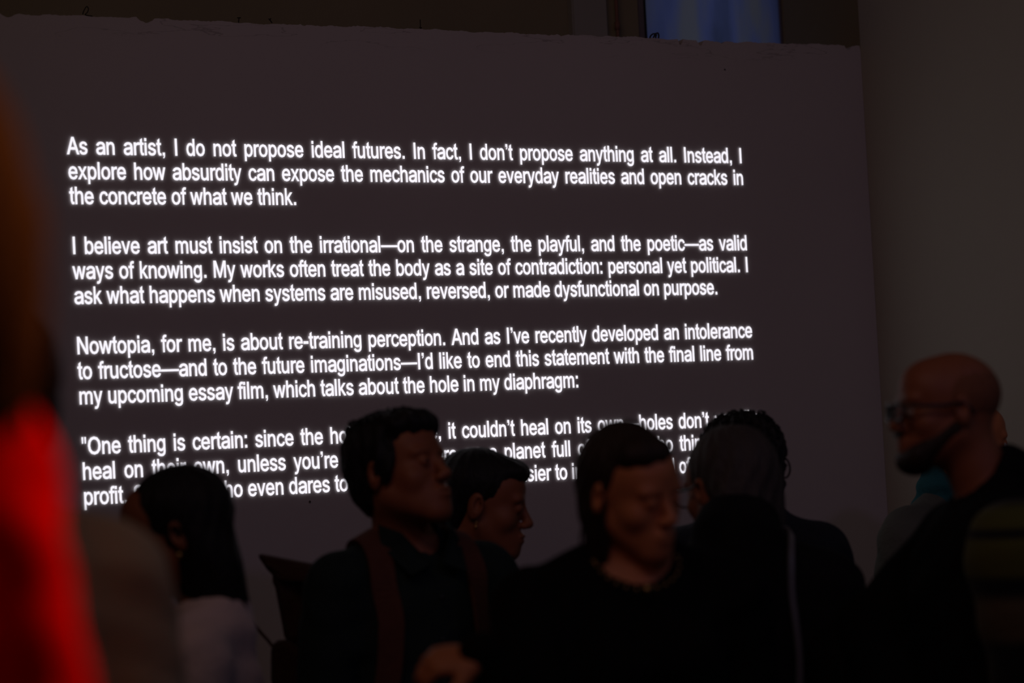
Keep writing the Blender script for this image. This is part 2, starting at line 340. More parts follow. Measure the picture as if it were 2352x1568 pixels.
# ---------------------------------------------------------------- the projected statement
GL = """a|490,-63 264,-22 97,104 36,304 82,474 207,578 370,631 544,658 719,677 807,697 812,701 815,707 818,722 818,721 793,819 726,875 605,897 474,875 388,823 319,730 46,801 204,1006 392,1097 599,1124 754,1108 917,1050 1047,922 1096,714 1096,-38 821,-38 821,109 871,109 814,41 683,-33/524,166 687,199 783,282 818,394 818,476 822,478 726,460 626,446 549,437 426,413 343,366 325,338 317,295 324,256 340,228 412,182;b|626,-63 450,-25 343,63 296,131 335,131 335,-38 96,-38 96,1504 339,1504 339,958 296,958 342,1023 447,1109 625,1147 877,1072 1049,860 1109,544 1049,227 879,13/599,173 677,185 739,218 830,351 862,546 830,737 740,868 678,900 599,912 520,901 459,869 369,742 337,546 369,347 460,216 521,184;c|561,-63 290,11 107,221 42,529 107,839 290,1050 561,1124 721,1101 857,1036 964,931 1047,757 809,695 764,795 716,847 649,881 563,894 479,881 414,847 322,714 291,529 322,345 414,214 479,179 563,167 650,180 718,215 767,270 813,373 1050,313 968,135 861,28 723,-40;d|511,-63 260,13 90,226 30,544 90,860 261,1072 512,1147 688,1109 794,1023 838,958 795,958 795,1504 1037,1504 1037,-38 801,-38 801,131 839,131 793,63 686,-25/538,173 615,184 676,216 766,346 797,546 766,742 677,869 616,901 538,912 458,900 397,868 307,737 276,546 307,351 398,218 460,185;e|589,-63 295,11 103,221 37,527 102,835 289,1048 569,1124 760,1092 929,990 1047,809 1089,550 1089,440 155,440 155,661 1029,645 846,508 803,742 715,853 571,893 422,852 328,744 293,591 293,504 332,316 435,206 593,167 698,183 775,231 844,340 1092,280 976,83 809,-24;g|543,-469 328,-436 173,-345 55,-189 260,-71 332,-163 411,-219 544,-242 648,-228 728,-188 778,-121 796,-17 796,152 837,152 790,87 684,5 508,-29 262,38 89,234 27,538 88,844 260,1051 511,1124 688,1088 794,1002 840,937 800,937 800,1108 1038,1108 1038,-34 972,-281 790,-425/537,202 679,241 766,355 798,542 766,729 677,851 616,882 537,893 458,882 396,850 305,724 274,542 305,359 394,243;h|346,649 346,-38 97,-38 97,1504 346,1504 346,790 217,790 305,979 398,1077 631,1147 845,1097 989,943 1039,696 1039,-38 790,-38 790,675 775,779 734,851 670,895 584,910 462,880 379,796;k|260,324 253,648 302,648 743,1131 1028,1123 503,537 484,537/98,-38 98,1504 334,1504 334,-38/767,-38 343,538 510,716 1059,-33;m|97,-38 97,1104 340,1104 341,793 230,793 331,997 457,1092 605,1124 728,1103 828,1040 955,791 809,791 911,990 1048,1089 1223,1124 1412,1079 1551,942 1600,721 1600,-38 1352,-38 1352,710 1338,798 1299,851 1241,881 1173,892 1065,866 998,797 972,691 972,-38 725,-38 725,727 712,796 676,847 621,880 552,891 451,866 376,794 345,665 345,-38;n|346,636 346,-38 97,-38 97,1108 340,1108 341,774 217,774 305,959 398,1055 631,1124 844,1074 989,924 1039,682 1039,-38 790,-38 790,661 775,763 734,833 670,876 584,891 462,862 379,779;o|567,-63 286,12 97,222 30,529 97,839 286,1049 567,1124 851,1049 1040,839 1106,529 1040,222 851,12/567,168 656,180 723,214 819,346 851,529 818,714 723,847 656,881 567,893 480,881 414,847 319,714 286,529 318,345 414,214 480,180;p|97,-445 97,1108 334,1108 334,938 296,938 341,1002 446,1087 623,1124 875,1051 1045,842 1105,531 1046,219 876,9 624,-65 450,-28 343,59 296,126 339,126 339,-445/597,167 676,178 737,211 827,342 859,533 828,722 738,849 676,882 597,893 519,882 458,851 368,726 337,533 369,337 460,210 520,178;r|95,-38 95,1108 352,1108 352,943 300,943 336,1003 415,1070 612,1124 667,1123 748,1119 748,867 664,879 602,882 474,854 390,781 358,664 358,-38;s|508,-63 289,-28 127,80 25,292 274,342 317,243 359,202 506,165 670,208 707,246 720,290 713,325 693,352 583,401 399,444 161,558 95,656 74,772 89,872 136,961 296,1081 523,1124 733,1087 879,983 979,793 742,741 658,863 605,891 527,901 380,862 345,826 333,782 341,745 363,717 490,665 660,626 897,512 962,415 983,297 922,109 751,-19;u|499,-63 288,-13 143,138 93,379 93,1100 341,1100 341,400 356,298 397,228 461,185 547,170 668,199 750,282 783,426 783,1100 1031,1100 1031,-47 789,-47 789,287 911,287 823,100 730,5;v|402,-38 -12,1100 243,1100 467,446 526,253 588,20 438,20 501,253 557,446 782,1100 1036,1100 622,-38;w|306,-38 -32,1100 222,1100 357,608 413,391 481,78 363,78 430,385 487,608 620,1100 852,1100 983,608 1038,388 1105,78 984,78 1054,387 1111,608 1246,1100 1500,1100 1162,-38 940,-38 796,471 757,621 718,776 669,983 799,983 750,777 711,620 671,471 528,-38;x|-23,-35 484,682 483,408 -1,1098 283,1100 427,876 515,729 626,540 410,539 517,728 603,876 750,1100 1030,1098 544,401 544,670 1047,-35 764,-38 597,219 510,362 402,545 618,546 513,362 428,219 259,-38;y|83,-440 138,-219 193,-229 271,-233 296,-224 319,-204 368,-104 395,-22 -5,1100 249,1100 473,436 531,240 594,4 442,4 505,240 563,436 788,1100 1040,1100 575,-199 497,-348 386,-440 245,-469 166,-463;A|-41,-38 541,1504 820,1504 1407,-38 1120,-38 787,859 718,1061 607,1416 752,1416 640,1058 573,860 249,-38/256,371 256,611 1111,611 1111,371;M|114,-38 114,1504 429,1504 786,552 814,470 847,365 881,253 923,103 785,103 829,249 863,361 896,468 925,552 1277,1504 1592,1504 1592,-38 1343,-38 1343,838 1344,942 1346,1063 1348,1191 1351,1355 1453,1355 1396,1168 1352,1033 1312,914 1280,825 955,-38 751,-38 422,825 390,912 351,1028 307,1162 243,1355 348,1355 353,1200 355,1072 357,947 358,838 358,-38;N|118,-38 118,1504 395,1504 999,547 1056,454 1127,325 1227,129 1109,111 1094,310 1089,452 1088,562 1088,1504 1349,1504 1349,-38 1071,-38 531,816 459,933 375,1079 232,1332 361,1351 372,1107 378,946 379,839 379,-38;O|801,-63 420,35 156,312 61,732 156,1153 419,1431 801,1529 1183,1431 1445,1153 1539,732 1445,312 1183,35/801,189 1032,250 1199,431 1262,732 1199,1035 1032,1216 801,1277 569,1215 402,1034 339,732 402,431 569,251;S|684,-63 369,-8 155,152 54,434 343,434 407,280 522,207 684,182 860,211 980,292 1009,343 1019,404 1011,454 988,492 888,558 737,607 545,657 231,807 141,928 111,1079 189,1317 400,1474 694,1529 988,1474 1193,1320 1288,1055 1005,1055 966,1171 905,1230 686,1286 527,1259 423,1184 398,1139 389,1086 399,1032 427,992 534,926 661,885 821,844 972,798 1127,718 1249,590 1297,401 1223,163 1010,-4;f|619,1105 619,883 -19,883 -19,1105/172,-38 172,1220 214,1389 331,1495 478,1529 576,1520 665,1492 606,1272 545,1292 500,1296 450,1288 421,1268 404,1234 397,1176 397,-38;q|1037,-445 795,-445 795,126 838,126 792,59 686,-28 511,-65 260,9 90,219 30,531 90,842 261,1051 512,1124 688,1087 793,1002 839,938 801,938 801,1108 1037,1108/538,167 615,178 676,210 766,337 797,533 766,726 677,851 616,882 538,893 458,882 397,849 307,722 276,533 307,342 398,211 460,178;?|397,410 397,472 428,685 521,811 654,897 764,990 804,1113 775,1210 698,1274 582,1297 474,1275 393,1211 343,1059 53,1059 140,1331 327,1479 582,1529 846,1476 1024,1326 1087,1107 1024,885 851,732 744,660 692,588 674,465 674,410/539,-38 467,-26 407,11 366,66 353,131 366,195 407,250 467,287 539,299 610,287 670,250 711,195 725,131 711,66 670,11 610,-26;B|112,-38 112,1504 711,1504 995,1449 1171,1294 1229,1078 1190,905 1084,793 973,744 973,783 1103,740 1238,604 1290,392 1230,172 1042,16 727,-38/390,202 716,202 863,218 952,260 1000,319 1015,392 981,509 885,593 724,627 390,627/390,861 693,861 832,889 923,962 956,1074 941,1147 898,1207 821,1249 701,1264 390,1264"""
ADV = dict(zip("abcdefghijklmnopqrstuvwxyz", [1139, 1139, 1024, 1139, 1139, 569, 1139, 1139, 455, 455, 1024, 455, 1706, 1139, 1139, 1139, 1139, 682, 1024, 569, 1139, 1024, 1479, 1024, 1024, 1024]))
ADV.update({' ': 569, 'A': 1366, 'I': 569, 'M': 1706, 'N': 1479, 'O': 1593, 'S': 1366, ',': 569, '.': 569, ':': 569, '"': 727, '\u2014': 2048, '\u2019': 455, '-': 682, '?': 1139})
G = 38
def rect(a, b_, c, d): return [(a - G, c - G), (b_ + G, c - G), (b_ + G, d + G), (a - G, d + G)]
GLY = {}
for g in GL.split(';'):
    ch, l = g.split('|'); GLY[ch] = [[tuple(map(int, q.split(','))) for q in x.split(' ')] for x in l.split('/')]
GLY['i'] = [rect(136, 316, 0, 1062), rect(136, 316, 1259, 1466)]
GLY['l'] = [rect(131, 311, 0, 1466)]; GLY['I'] = [rect(191, 385, 0, 1466)]
GLY['j'] = GLY['i']
GLY['.'] = [rect(186, 389, 0, 200)]; GLY[':'] = [rect(185, 388, 0, 200), rect(185, 388, 860, 1062)]
GLY[','] = [[(150, -38), (150, 238), (425, 238), (425, -10), (405, -150), (340, -240), (255, -300), (195, -215), (255, -160), (285, -95), (292, -38)]]
GLY['\u2019'] = [[(x - 60, y + 1266) for x, y in GLY[','][0]]]
GLY['"'] = [[(100, 1504), (310, 1504), (285, 930), (130, 930)], [(415, 1504), (625, 1504), (600, 930), (445, 930)]]
GLY['-'] = [rect(65, 618, 440, 620)]; GLY['\u2014'] = [rect(0, 2048, 480, 600)]
GLY['t'] = [[(212, -10 + 120), (150, 300), (150, 888), (10, 888), (10, 1100), (150, 1100), (150, 1345), (410, 1500), (410, 1100), (575, 1100), (575, 888), (410, 888), (410, 300), (425, 205), (470, 180), (565, 185), (600, -20), (490, -45), (380, -48), (280, -15)]]
H = np.array([[1022.4027, 36.72191, 154.38569], [43.065006, 799.485696, 353.310228], [0.083542992, -0.00543492, 1.0]])
WID, RHO = 88172.0, 1.0757547
TRI = {}
def tri(ch):
    if ch in TRI: return TRI[ch]
    vs = []; es = []
    for L_ in GLY[ch]:
        k = len(vs); vs += [Vector(q) for q in L_]; es += [(k + i, k + (i + 1) % len(L_)) for i in range(len(L_))]
    v, e_, f, *_ = delaunay_2d_cdt(vs, es, [], 0, .5)
    keep = []
    for t_ in f:
        cx = sum(v[i].x for i in t_) / 3; cy = sum(v[i].y for i in t_) / 3; wn = 0
        for L_ in GLY[ch]:
            for (x0, y0), (x1, y1) in zip(L_, L_[1:] + L_[:1]):
                s_ = (x1 - x0) * (cy - y0) - (cx - x0) * (y1 - y0)
                if y0 <= cy < y1 and s_ > 0: wn += 1
                elif y1 <= cy < y0 and s_ < 0: wn -= 1
        if wn: keep.append(tuple(t_))
    TRI[ch] = ([(q.x, q.y) for q in v], keep); return TRI[ch]
def layline(txt, full, x0=0):
    n = sum(ADV[c] for c in txt); e_ = (full - n) / txt.count(' ') if full else 0; x = x0; out = []; wi = x0
    for c in txt:
        if c != ' ': out.append((c, x, wi))
        else: wi += 1
        x += ADV[c] + (e_ if c == ' ' else 0)
    return out
LINES = [(0, 'As an artist, I do not propose ideal futures. In fact, I don\u2019t propose anything at all. Instead, I', 1),
 (1, 'explore how absurdity can expose the mechanics of our everyday realities and open cracks in', 1),
 (2, 'the concrete of what we think.', 0),
 (4, 'I believe art must insist on the irrational\u2014on the strange, the playful, and the poetic\u2014as valid', 1),
 (5, 'ways of knowing. My works often treat the body as a site of contradiction: personal yet political. I', 1),
 (6, 'ask what happens when systems are misused, reversed, or made dysfunctional on purpose.', 0),
 (8, 'Nowtopia, for me, is about re-training perception. And as I\u2019ve recently developed an intolerance', 1),
 (9, 'to fructose\u2014and to the future imaginations\u2014I\u2019d like to end this statement with the final line from', 1),
 (10, 'my upcoming essay film, which talks about the hole in my diaphragm:', 0),
 (12, '"One thing is certain: since the hole was there, it couldn\u2019t heal on its own\u2014holes don\u2019t usually', 1),
 (13, 'heal on their own, unless you\u2019re out somewhere on a planet full of people who think only of', 1),
 (14, [('profit.', 0), ('Someone', 5691), ('who even dares to', 14940), ('speak up finds it even', 32300), ('easier to imagine the end of the world."', 52700)], 0)]
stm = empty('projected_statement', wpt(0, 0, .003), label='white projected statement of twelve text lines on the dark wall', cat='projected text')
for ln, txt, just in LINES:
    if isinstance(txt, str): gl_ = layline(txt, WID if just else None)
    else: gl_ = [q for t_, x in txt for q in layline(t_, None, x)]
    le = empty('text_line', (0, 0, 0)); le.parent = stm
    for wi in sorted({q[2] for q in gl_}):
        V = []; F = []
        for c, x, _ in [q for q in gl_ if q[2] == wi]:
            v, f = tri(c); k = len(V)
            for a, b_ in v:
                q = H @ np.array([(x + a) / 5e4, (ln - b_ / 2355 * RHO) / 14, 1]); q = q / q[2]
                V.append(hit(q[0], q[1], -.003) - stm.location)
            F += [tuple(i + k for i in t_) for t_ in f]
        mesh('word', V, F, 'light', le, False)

# ---------------------------------------------------------------- bodies: smooth-blended volumes meshed with surface nets
def rotm(yaw=0, pitch=0, roll=0):                                     # pitch up +, yaw left +, roll to the right +
    return np.array(Matrix.Rotation(R(yaw), 3, 'Z') @ Matrix.Rotation(R(pitch), 3, 'X') @ Matrix.Rotation(R(roll), 3, 'Y'))
I3 = np.eye(3)
def ell(c, r, k=.02, Rm=None, op='add'): return ('e', np.array(c, float), np.array(r, float), I3 if Rm is None else Rm, k, op)
def cone(a, b_, ra, rb, k=.02, op='add', sq=(1, 1)): return ('c', np.array(a, float), np.array(b_, float), (ra, rb), k, op)
def xf(prims, Rm, T, s=1.0):                                           # move primitives into another frame
    out = []
    for p in prims:
        if p[0] == 'e': out.append(('e', Rm @ p[1] * s + T, p[2] * s, Rm @ p[3], p[4] * s, p[5]))
        else: out.append(('c', Rm @ p[1] * s + T, Rm @ p[2] * s + T, (p[3][0] * s, p[3][1] * s), p[4] * s, p[5]))
    return out
def grow(prims, g, gk=None): 
    out = []
    for p in prims:
        if p[0] == 'e': out.append((p[0], p[1], p[2] + g, p[3], p[4] if gk is None else gk, p[5]))
        else: out.append((p[0], p[1], p[2], (p[3][0] + g, p[3][1] + g), p[4] if gk is None else gk, p[5]))
    return out
def pbox(p, m):
    if p[0] == 'e':
        e_ = np.sqrt(((p[3] * p[2]) ** 2).sum(1)) + m; return p[1] - e_, p[1] + e_
    r = max(p[3]) + m; return np.minimum(p[1], p[2]) - r, np.maximum(p[1], p[2]) + r
def pdist(p, X, Y, Z):
    if p[0] == 'e':
        x, y, z = X - p[1][0], Y - p[1][1], Z - p[1][2]; Q = p[3]; r = p[2]
        a = (Q[0, 0] * x + Q[1, 0] * y + Q[2, 0] * z) / r[0]; b_ = (Q[0, 1] * x + Q[1, 1] * y + Q[2, 1] * z) / r[1]; c = (Q[0, 2] * x + Q[1, 2] * y + Q[2, 2] * z) / r[2]
        k0 = np.sqrt(a * a + b_ * b_ + c * c) + 1e-9; k1 = np.sqrt((a / r[0]) ** 2 + (b_ / r[1]) ** 2 + (c / r[2]) ** 2) + 1e-9
        return k0 * (k0 - 1) / k1
    a, b_ = p[1], p[2]; d = b_ - a; dd = float(d @ d) + 1e-12
    x, y, z = X - a[0], Y - a[1], Z - a[2]; t = np.clip((x * d[0] + y * d[1] + z * d[2]) / dd, 0, 1)
    return np.sqrt((x - t * d[0]) ** 2 + (y - t * d[1]) ** 2 + (z - t * d[2]) ** 2) - (p[3][0] + t * (p[3][1] - p[3][0]))
def smin(a, b_, k):
    h = np.maximum(k - np.abs(a - b_), 0) / k; return np.minimum(a, b_) - h * h * k * .25
CAP = .09
def field(prims, xs, ys, zs):
    V = np.full((len(xs), len(ys), len(zs)), CAP, np.float32)
    for p in prims:
        lo, hi = pbox(p, CAP * .75); sl = []
        for ax, l, h in zip((xs, ys, zs), lo, hi): sl.append(slice(int(np.searchsorted(ax, l)), int(np.searchsorted(ax, h))))
        if any(s.stop <= s.start for s in sl): continue
        X = xs[sl[0]][:, None, None]; Y = ys[sl[1]][None, :, None]; Z = zs[sl[2]][None, None, :]
        d = np.broadcast_to(pdist(p, X, Y, Z), V[tuple(sl)].shape); v = V[tuple(sl)]; k = max(p[4], 1e-4)
        V[tuple(sl)] = smin(v, d, k) if p[5] == 'add' else -smin(-v, d, k)
    return V
def evalp(prims, q):
    X, Y, Z = q[:, 0], q[:, 1], q[:, 2]; V = np.full(len(q), .5)
    for p in prims:
        d = pdist(p, X, Y, Z); V = smin(V, d, max(p[4], 1e-4)) if p[5] == 'add' else -smin(-V, d, max(p[4], 1e-4))
    return V
def nets(V, xs, ys, zs):
    S = V < 0; nx, ny, nz = V.shape; c = [(0, 0, 0), (1, 0, 0), (0, 1, 0), (1, 1, 0), (0, 0, 1), (1, 0, 1), (0, 1, 1), (1, 1, 1)]
    def sub(A, o): return A[o[0]:nx - 1 + o[0], o[1]:ny - 1 + o[1], o[2]:nz - 1 + o[2]]
    n = sum(sub(S, o).astype(np.int8) for o in c); act = (n > 0) & (n < 8); I, J, K = np.nonzero(act)
    idx = np.full(act.shape, -1, np.int64); idx[I, J, K] = np.arange(len(I))
    acc = np.zeros((len(I), 3)); cnt = np.zeros(len(I)); ax = (xs, ys, zs); B = (I, J, K)
    for a in range(8):
        for b_ in range(a + 1, 8):
            da = [c[b_][i] - c[a][i] for i in range(3)]
            if sum(abs(q) for q in da) != 1: continue
            va = V[I + c[a][0], J + c[a][1], K + c[a][2]]; vb = V[I + c[b_][0], J + c[b_][1], K + c[b_][2]]
            m_ = (va < 0) != (vb < 0); t = np.where(m_, va / np.where(m_, va - vb, 1), 0)
            for i in range(3):
                pa = ax[i][B[i] + c[a][i]]; pb = ax[i][B[i] + c[b_][i]]; acc[:, i] += np.where(m_, pa + t * (pb - pa), 0)
            cnt += m_
    P = acc / cnt[:, None]; F = []
    for d, (u, v) in ((0, (1, 2)), (1, (2, 0)), (2, (0, 1))):
        s0 = [slice(1, n_ - 1) for n_ in (nx, ny, nz)]; s1 = list(s0); s0[d] = slice(0, (nx, ny, nz)[d] - 1); s1[d] = slice(1, (nx, ny, nz)[d])
        A = S[tuple(s0)]; Bq = S[tuple(s1)]; q = np.array(np.nonzero(A != Bq)); ins = A[tuple(q)]
        q = q + np.array([0 if i == d else 1 for i in range(3)])[:, None]
        du = np.zeros((3, 1), int); du[u] = 1; dv = np.zeros((3, 1), int); dv[v] = 1
        f = np.stack([idx[tuple(q - du - dv)], idx[tuple(q - dv)], idx[tuple(q)], idx[tuple(q - du)]], 1)
        f[~ins] = f[~ins][:, ::-1]; F.append(f)
    F = np.concatenate(F); F = F[(F >= 0).all(1)]
    return P, F
def axis(lo, hi, fine, hf, hc):
    out = [lo]; x = lo
    while x < hi:
        x += hf if any(a <= x <= b_ for a, b_ in fine) else hc; out.append(x)
    return np.array(out)
def sdfmesh(name, prims, m, parent, h=.01, fine=None, hf=.005, noise=None, clip=None):
    """fine: list of (lo, hi) boxes meshed at hf; clip: function(V, X, Y, Z) -> V"""
    lo = np.min([pbox(p, .03)[0] for p in prims if p[5] == 'add'], 0); hi = np.max([pbox(p, .03)[1] for p in prims if p[5] == 'add'], 0)
    fine = fine or []
    g = [axis(lo[i], hi[i], [(f[0][i], f[1][i]) for f in fine], hf, h) for i in range(3)]
    V = field(prims, *g)
    if noise is not None or clip is not None:
        X = g[0][:, None, None]; Y = g[1][None, :, None]; Z = g[2][None, None, :]
        if noise is not None: V = V + noise(X, Y, Z)
        if clip is not None: V = clip(V, X, Y, Z)
    P, F = nets(V, *g); return mesh(name, P, F, m, parent)

# head frame: ear level is the origin, +Y looks ahead, +Z is up
def head_prims(female=False, beard=False):
    j = .9 if female else 1.0; P = []
    P += [ell((0, -.018, .032), (.074, .094, .082)), ell((0, .03, -.028), (.060, .056, .080), .03), ell((0, .045, .045), (.058, .046, .048), .03)]
    for s in (-1, 1):
        P += [cone((s * .050 * j, .0, -.050), (s * .018, .066, -.100), .020 * j, .018, .03)]
        P += [ell((s * .028, .077, .020), (.024, .013, .010), .016), ell((s * .043, .055, -.028), (.020, .020, .020), .025)]
    P += [ell((0, .074, -.104 if not female else -.100), (.020 * j, .017, .016), .022), ell((0, .062, -.070), (.035, .034, .030), .02)]
    for s in (-1, 1): P += [ell((s * .031, .097, .001), (.016, .017, .010), .012, None, 'sub')]
    P += [cone((0, .084, .012), (0, .106, -.030), .0075, .0105, .012)]
    P += [ell((0, .107, -.034), (.0105, .010, .009), .008)]
    for s in (-1, 1): P += [ell((s * .012, .098, -.038), (.0085, .010, .008), .008)]
    P += [ell((0, .094, -.062), (.023, .0095, .0055), .008), ell((0, .092, -.073), (.019, .0095, .0065), .008)]
    P += [cone((-.020, .101, -.0675), (.020, .101, -.0675), .0018, .0018, .004, 'sub')]
    for s in (-1, 1):
        P += [ell((s * .030, .080, .0), (.0135, .0125, .0125), .004)]                    # eyelids
        P += [ell((s * .030, .0945, -.001), (.010, .004, .0038), .003, None, 'sub')]
        Re = rotm(s * -18, -8, 0)
        P += [ell((s * .079, -.012, -.004), (.008, .019, .031), .006, Re), ell((s * .084, -.006, .0), (.006, .009, .015), .004, Re, 'sub')]
    if beard:
        P += [ell((0, .068, -.104), (.034, .030, .022), .02)]
    return P
NECK = lambda r=.054: [cone((0, -.032, -.06), (0, -.055, -.20), r, r * 1.04, .03)]

def hand_prims(wr, dr, nm, curl=(25, 45, 30), size=1.0, side=1, thumb_in=.5):
    """wrist, direction of the hand, palm normal; fingers bend towards the palm"""
    d = Vector(dr).normalized(); n = Vector(nm); n = (n - d * n.dot(d)).normalized(); s = d.cross(n) * side; W = Vector(wr); k = size; P = []
    Rm = np.array([s, d, n]).T
    P += [ell(W + d * .050 * k, (.042 * k, .052 * k, .017 * k), .01, Rm)]
    tips = []
    for i, (off, ln, rr) in enumerate(((-.030, .070, .0088), (-.010, .079, .0090), (.011, .073, .0086), (.030, .057, .0076))):
        p = W + d * (.088 - abs(off + .008) * .25) * k + s * off * k; a = R(curl[0] + i * 4); 
        segs = (.44, .31, .25); an = 0
        prev = W + d * .045 * k + s * off * .8 * k; P.append(cone(prev, p, .010 * k, rr * k, .006)); q = p
        for j, sg in enumerate(segs):
            an += R(curl[j] + i * 3); v = d * math.cos(an) + n * math.sin(an) + s * (off * 1.2)
            q2 = q + v.normalized() * ln * k * sg; P.append(cone(q, q2, rr * k * (1 - .09 * j), rr * k * (1 - .09 * (j + 1)), .002)); q = q2
        tips.append(q)
    b0 = W + d * .022 * k - s * .026 * k; b1 = b0 + (d * .62 - s * .62 + n * .35).normalized() * .042 * k
    b2 = b1 + (d * .85 - s * .25 + n * thumb_in).normalized() * .034 * k; b3 = b2 + (d * .9 + s * .05 + n * thumb_in).normalized() * .026 * k
    P += [cone(b0, b1, .017 * k, .012 * k, .01), cone(b1, b2, .0105 * k, .0095 * k, .002), cone(b2, b3, .0095 * k, .0075 * k, .002)]
    return P

def person(label, hp_, d, head_h=0, pitch=0, roll=0, torso_h=None, skin='skin', female=False, beard=False, sternum=False, sw=1.0, bulk=.0, lean=(0, 0),
           arms=None, no_arm=None, top='jacket', top_m='black', top_g=.014, collar=None, neck_cut=None, hem=.80, trouser_m='trouser', hf=.004, headscale=1.0, shoulder=0, extra=None, eyes=True, brow='hair_black'):
    """hp_: the head centre's pixel in the photo frame, d: distance; headings in degrees clockwise from 'away from the camera'"""
    C_ = at(*hp_, d); torso_h = head_h if torso_h is None else torso_h
    rz = R(-torso_h); Rt = Matrix.Rotation(rz, 3, 'Z')
    off = Rt @ Vector((lean[0], .035 + lean[1], 0))
    root = empty('person', (C_.x - off.x, C_.y - off.y, 0), rz, label, 'person')
    inv = (Matrix.Translation(root.location) @ Rt.to_4x4()).inverted()
    hc = np.array(inv @ C_); Hh = hc[2] + .118; Rh = rotm(-(head_h - torso_h), pitch, roll)
    f = Hh / 1.75; zs_ = Hh * .820 + shoulder; zh = Hh * .53; W = sw * f
    P = {}
    P['head'] = xf(head_prims(female, beard), Rh, hc, headscale)
    nb = np.array([0, -.035, zs_ + .035]); nr = .046 if female else .055
    P['neck'] = [cone(hc + Rh @ np.array([0, -.030, -.055]), nb, nr * .98, nr * 1.08, .035)]
    P['torso'] = [ell((0, -.005, zs_ - .13), (.150 * W + bulk, .100 * f + bulk, .17), .05), ell((0, .005, zh + .20), (.125 * W + bulk, .092 * f + bulk, .15), .06), ell((0, -.005, zh + .02), (.150 * W + bulk * .6, .108 * f + bulk * .6, .11), .06)]
    if female: P['torso'] += [ell((s * .068, .080, zs_ - .145), (.055, .048, .055), .04) for s in (-1, 1)]
    for s in (-1, 1): P['torso'] += [cone((s * .03, -.035, zs_ + .03), (s * .155 * W, -.012, zs_ - .022), .040, .046, .05)]
    if sternum: P['neck'] += [cone((s * .055, .03, zs_ - .005), (s * .01, .055, zs_ - .03), .018, .02, .03) for s in (-1, 1)]
    arms = arms or {}; P['arm'] = []; P['hand'] = []; hb = []
    for s, key in ((-1, 'L'), (1, 'R')):
        sh = Vector((s * .180 * W, -.010, zs_ - .035)); a = arms.get(key)
        if a is None:
            el = sh + Vector((s * .035, -.025, -.285 * f)); wr = el + Vector((-s * .01, .07, -.235 * f)); nm = Vector((-s, .1, 0)); curl = (18, 28, 18)
        else:
            el, wr, nm = [(inv @ Vector(q)) if a.get('world') else Vector(q) for q in (a['elbow'], a['wrist'])] + [Vector(a['palm'])]
            if a.get('world'): nm = (inv.to_3x3() @ nm)
            curl = a.get('curl', (20, 30, 20))
        ra = .050 * (.88 if female else 1); P['arm'] += [cone(sh, el, ra * 1.08, ra * .80, .03), cone(el, wr, ra * .82, ra * .54, .02)]
        hd = (wr - el).normalized() if not (a and 'dir' in a) else (inv.to_3x3() @ Vector(a['dir'])).normalized()
        hs = (.92 if female else 1.0)
        P['hand'] += hand_prims(wr, hd, nm, curl, hs, side=-s); c_ = wr + hd * .09; hb.append((np.array(c_) - .11, np.array(c_) + .11))
    P['leg'] = []; feet = []
    for s in (-1, 1):
        hip = (s * .085 * W, -.005, zh); kn = (s * .095, .02, Hh * .285); an = (s * .10, -.015, .075)
        P['leg'] += [cone(hip, kn, .082 * f, .054 * f, .04), cone(kn, an, .050 * f, .036 * f, .03), ell((s * .097, -.025, Hh * .22), (.05 * f, .05 * f, .09), .04)]
        feet += [[cone((s * .10, -.03, .045), (s * .115, .12, .035), .033, .028, .02), ell((s * .115, .15, .03), (.042, .05, .026), .02), cone((s * .10, -.02, .06), (s * .10, -.015, .13), .045, .050, .02)]]
    body = P['head'] + P['neck'] + P['torso'] + P['arm'] + P['hand'] + P['leg'] + [ell((s * .11, .05, .035), (.032, .09, .028), .02) for s in (-1, 1)]
    hb0 = (hc - .13, hc + .135)
    bo = sdfmesh('body', body, skin, root, .014, [hb0] + hb, hf)
    # clothes
    tp = grow(P['torso'], top_g) + grow(P['arm'] if no_arm is None else [q for i, q in enumerate(P['arm']) if i // 2 != no_arm], top_g + .004)
    if extra: tp += extra(zs_, f, W)
    hems = Hh * .53 - .10 if hem == .80 else hem
    tp += [cone((s * .052 * W, -.002, zh + .04), (s * .056 * W, .0, hems - .06), .100 * f + top_g, .104 * f + top_g + .02 * (hem != .80), .05) for s in (-1, 1)]
    if collar:
        for (r0, r1, z0, z1, fy) in [collar]:
            tp += [cone((0, -.035, zs_ + z0), (0, -.028 + fy, zs_ + z1), r0, r1, .02)]
    nc = neck_cut or (.062, .062, 0.0)
    sub = [cone((0, -.030 + nc[2], zs_ + (nc[3] if len(nc) > 3 else .005)), hc + Rh @ np.array([0, -.02, -.02]), nc[0], nc[1], .008, 'sub')]
    def fold(X, Y, Z): return .0022 * np.sin(X * 46 + Z * 31 + 3 * np.sin(Y * 17)) + .0018 * np.sin(Z * 78 + X * 23 + Y * 51)
    wrs = [p for p in P['hand'][:1]]
    def cut(V, X, Y, Z): return np.maximum(V, hems - Z)
    cuffs = []
    garment = tp + sub
    tb = (np.array([-.3, -.25, zs_ - .12]), np.array([.3, .25, zs_ + .16]))
    gt = sdfmesh(top, garment, top_m, root, .011, [tb], .007, noise=fold, clip=cut)
    tr = grow(P['leg'], .010) + grow(P['torso'][1:3], .005)
    sdfmesh('trousers', tr, trouser_m, root, .016, clip=lambda V, X, Y, Z: np.maximum(np.maximum(V, .085 - Z), Z - (zh + .09)), noise=lambda X, Y, Z: .003 * np.sin(Z * 40 + X * 20))
    for k in range(2): sdfmesh('shoe', feet[k], 'shoe', root, .012, clip=lambda V, X, Y, Z: np.maximum(np.maximum(V, .003 - Z), Z - .115))
    T = lambda q: Vector(Rh @ (np.array(q, float) * headscale) + hc)
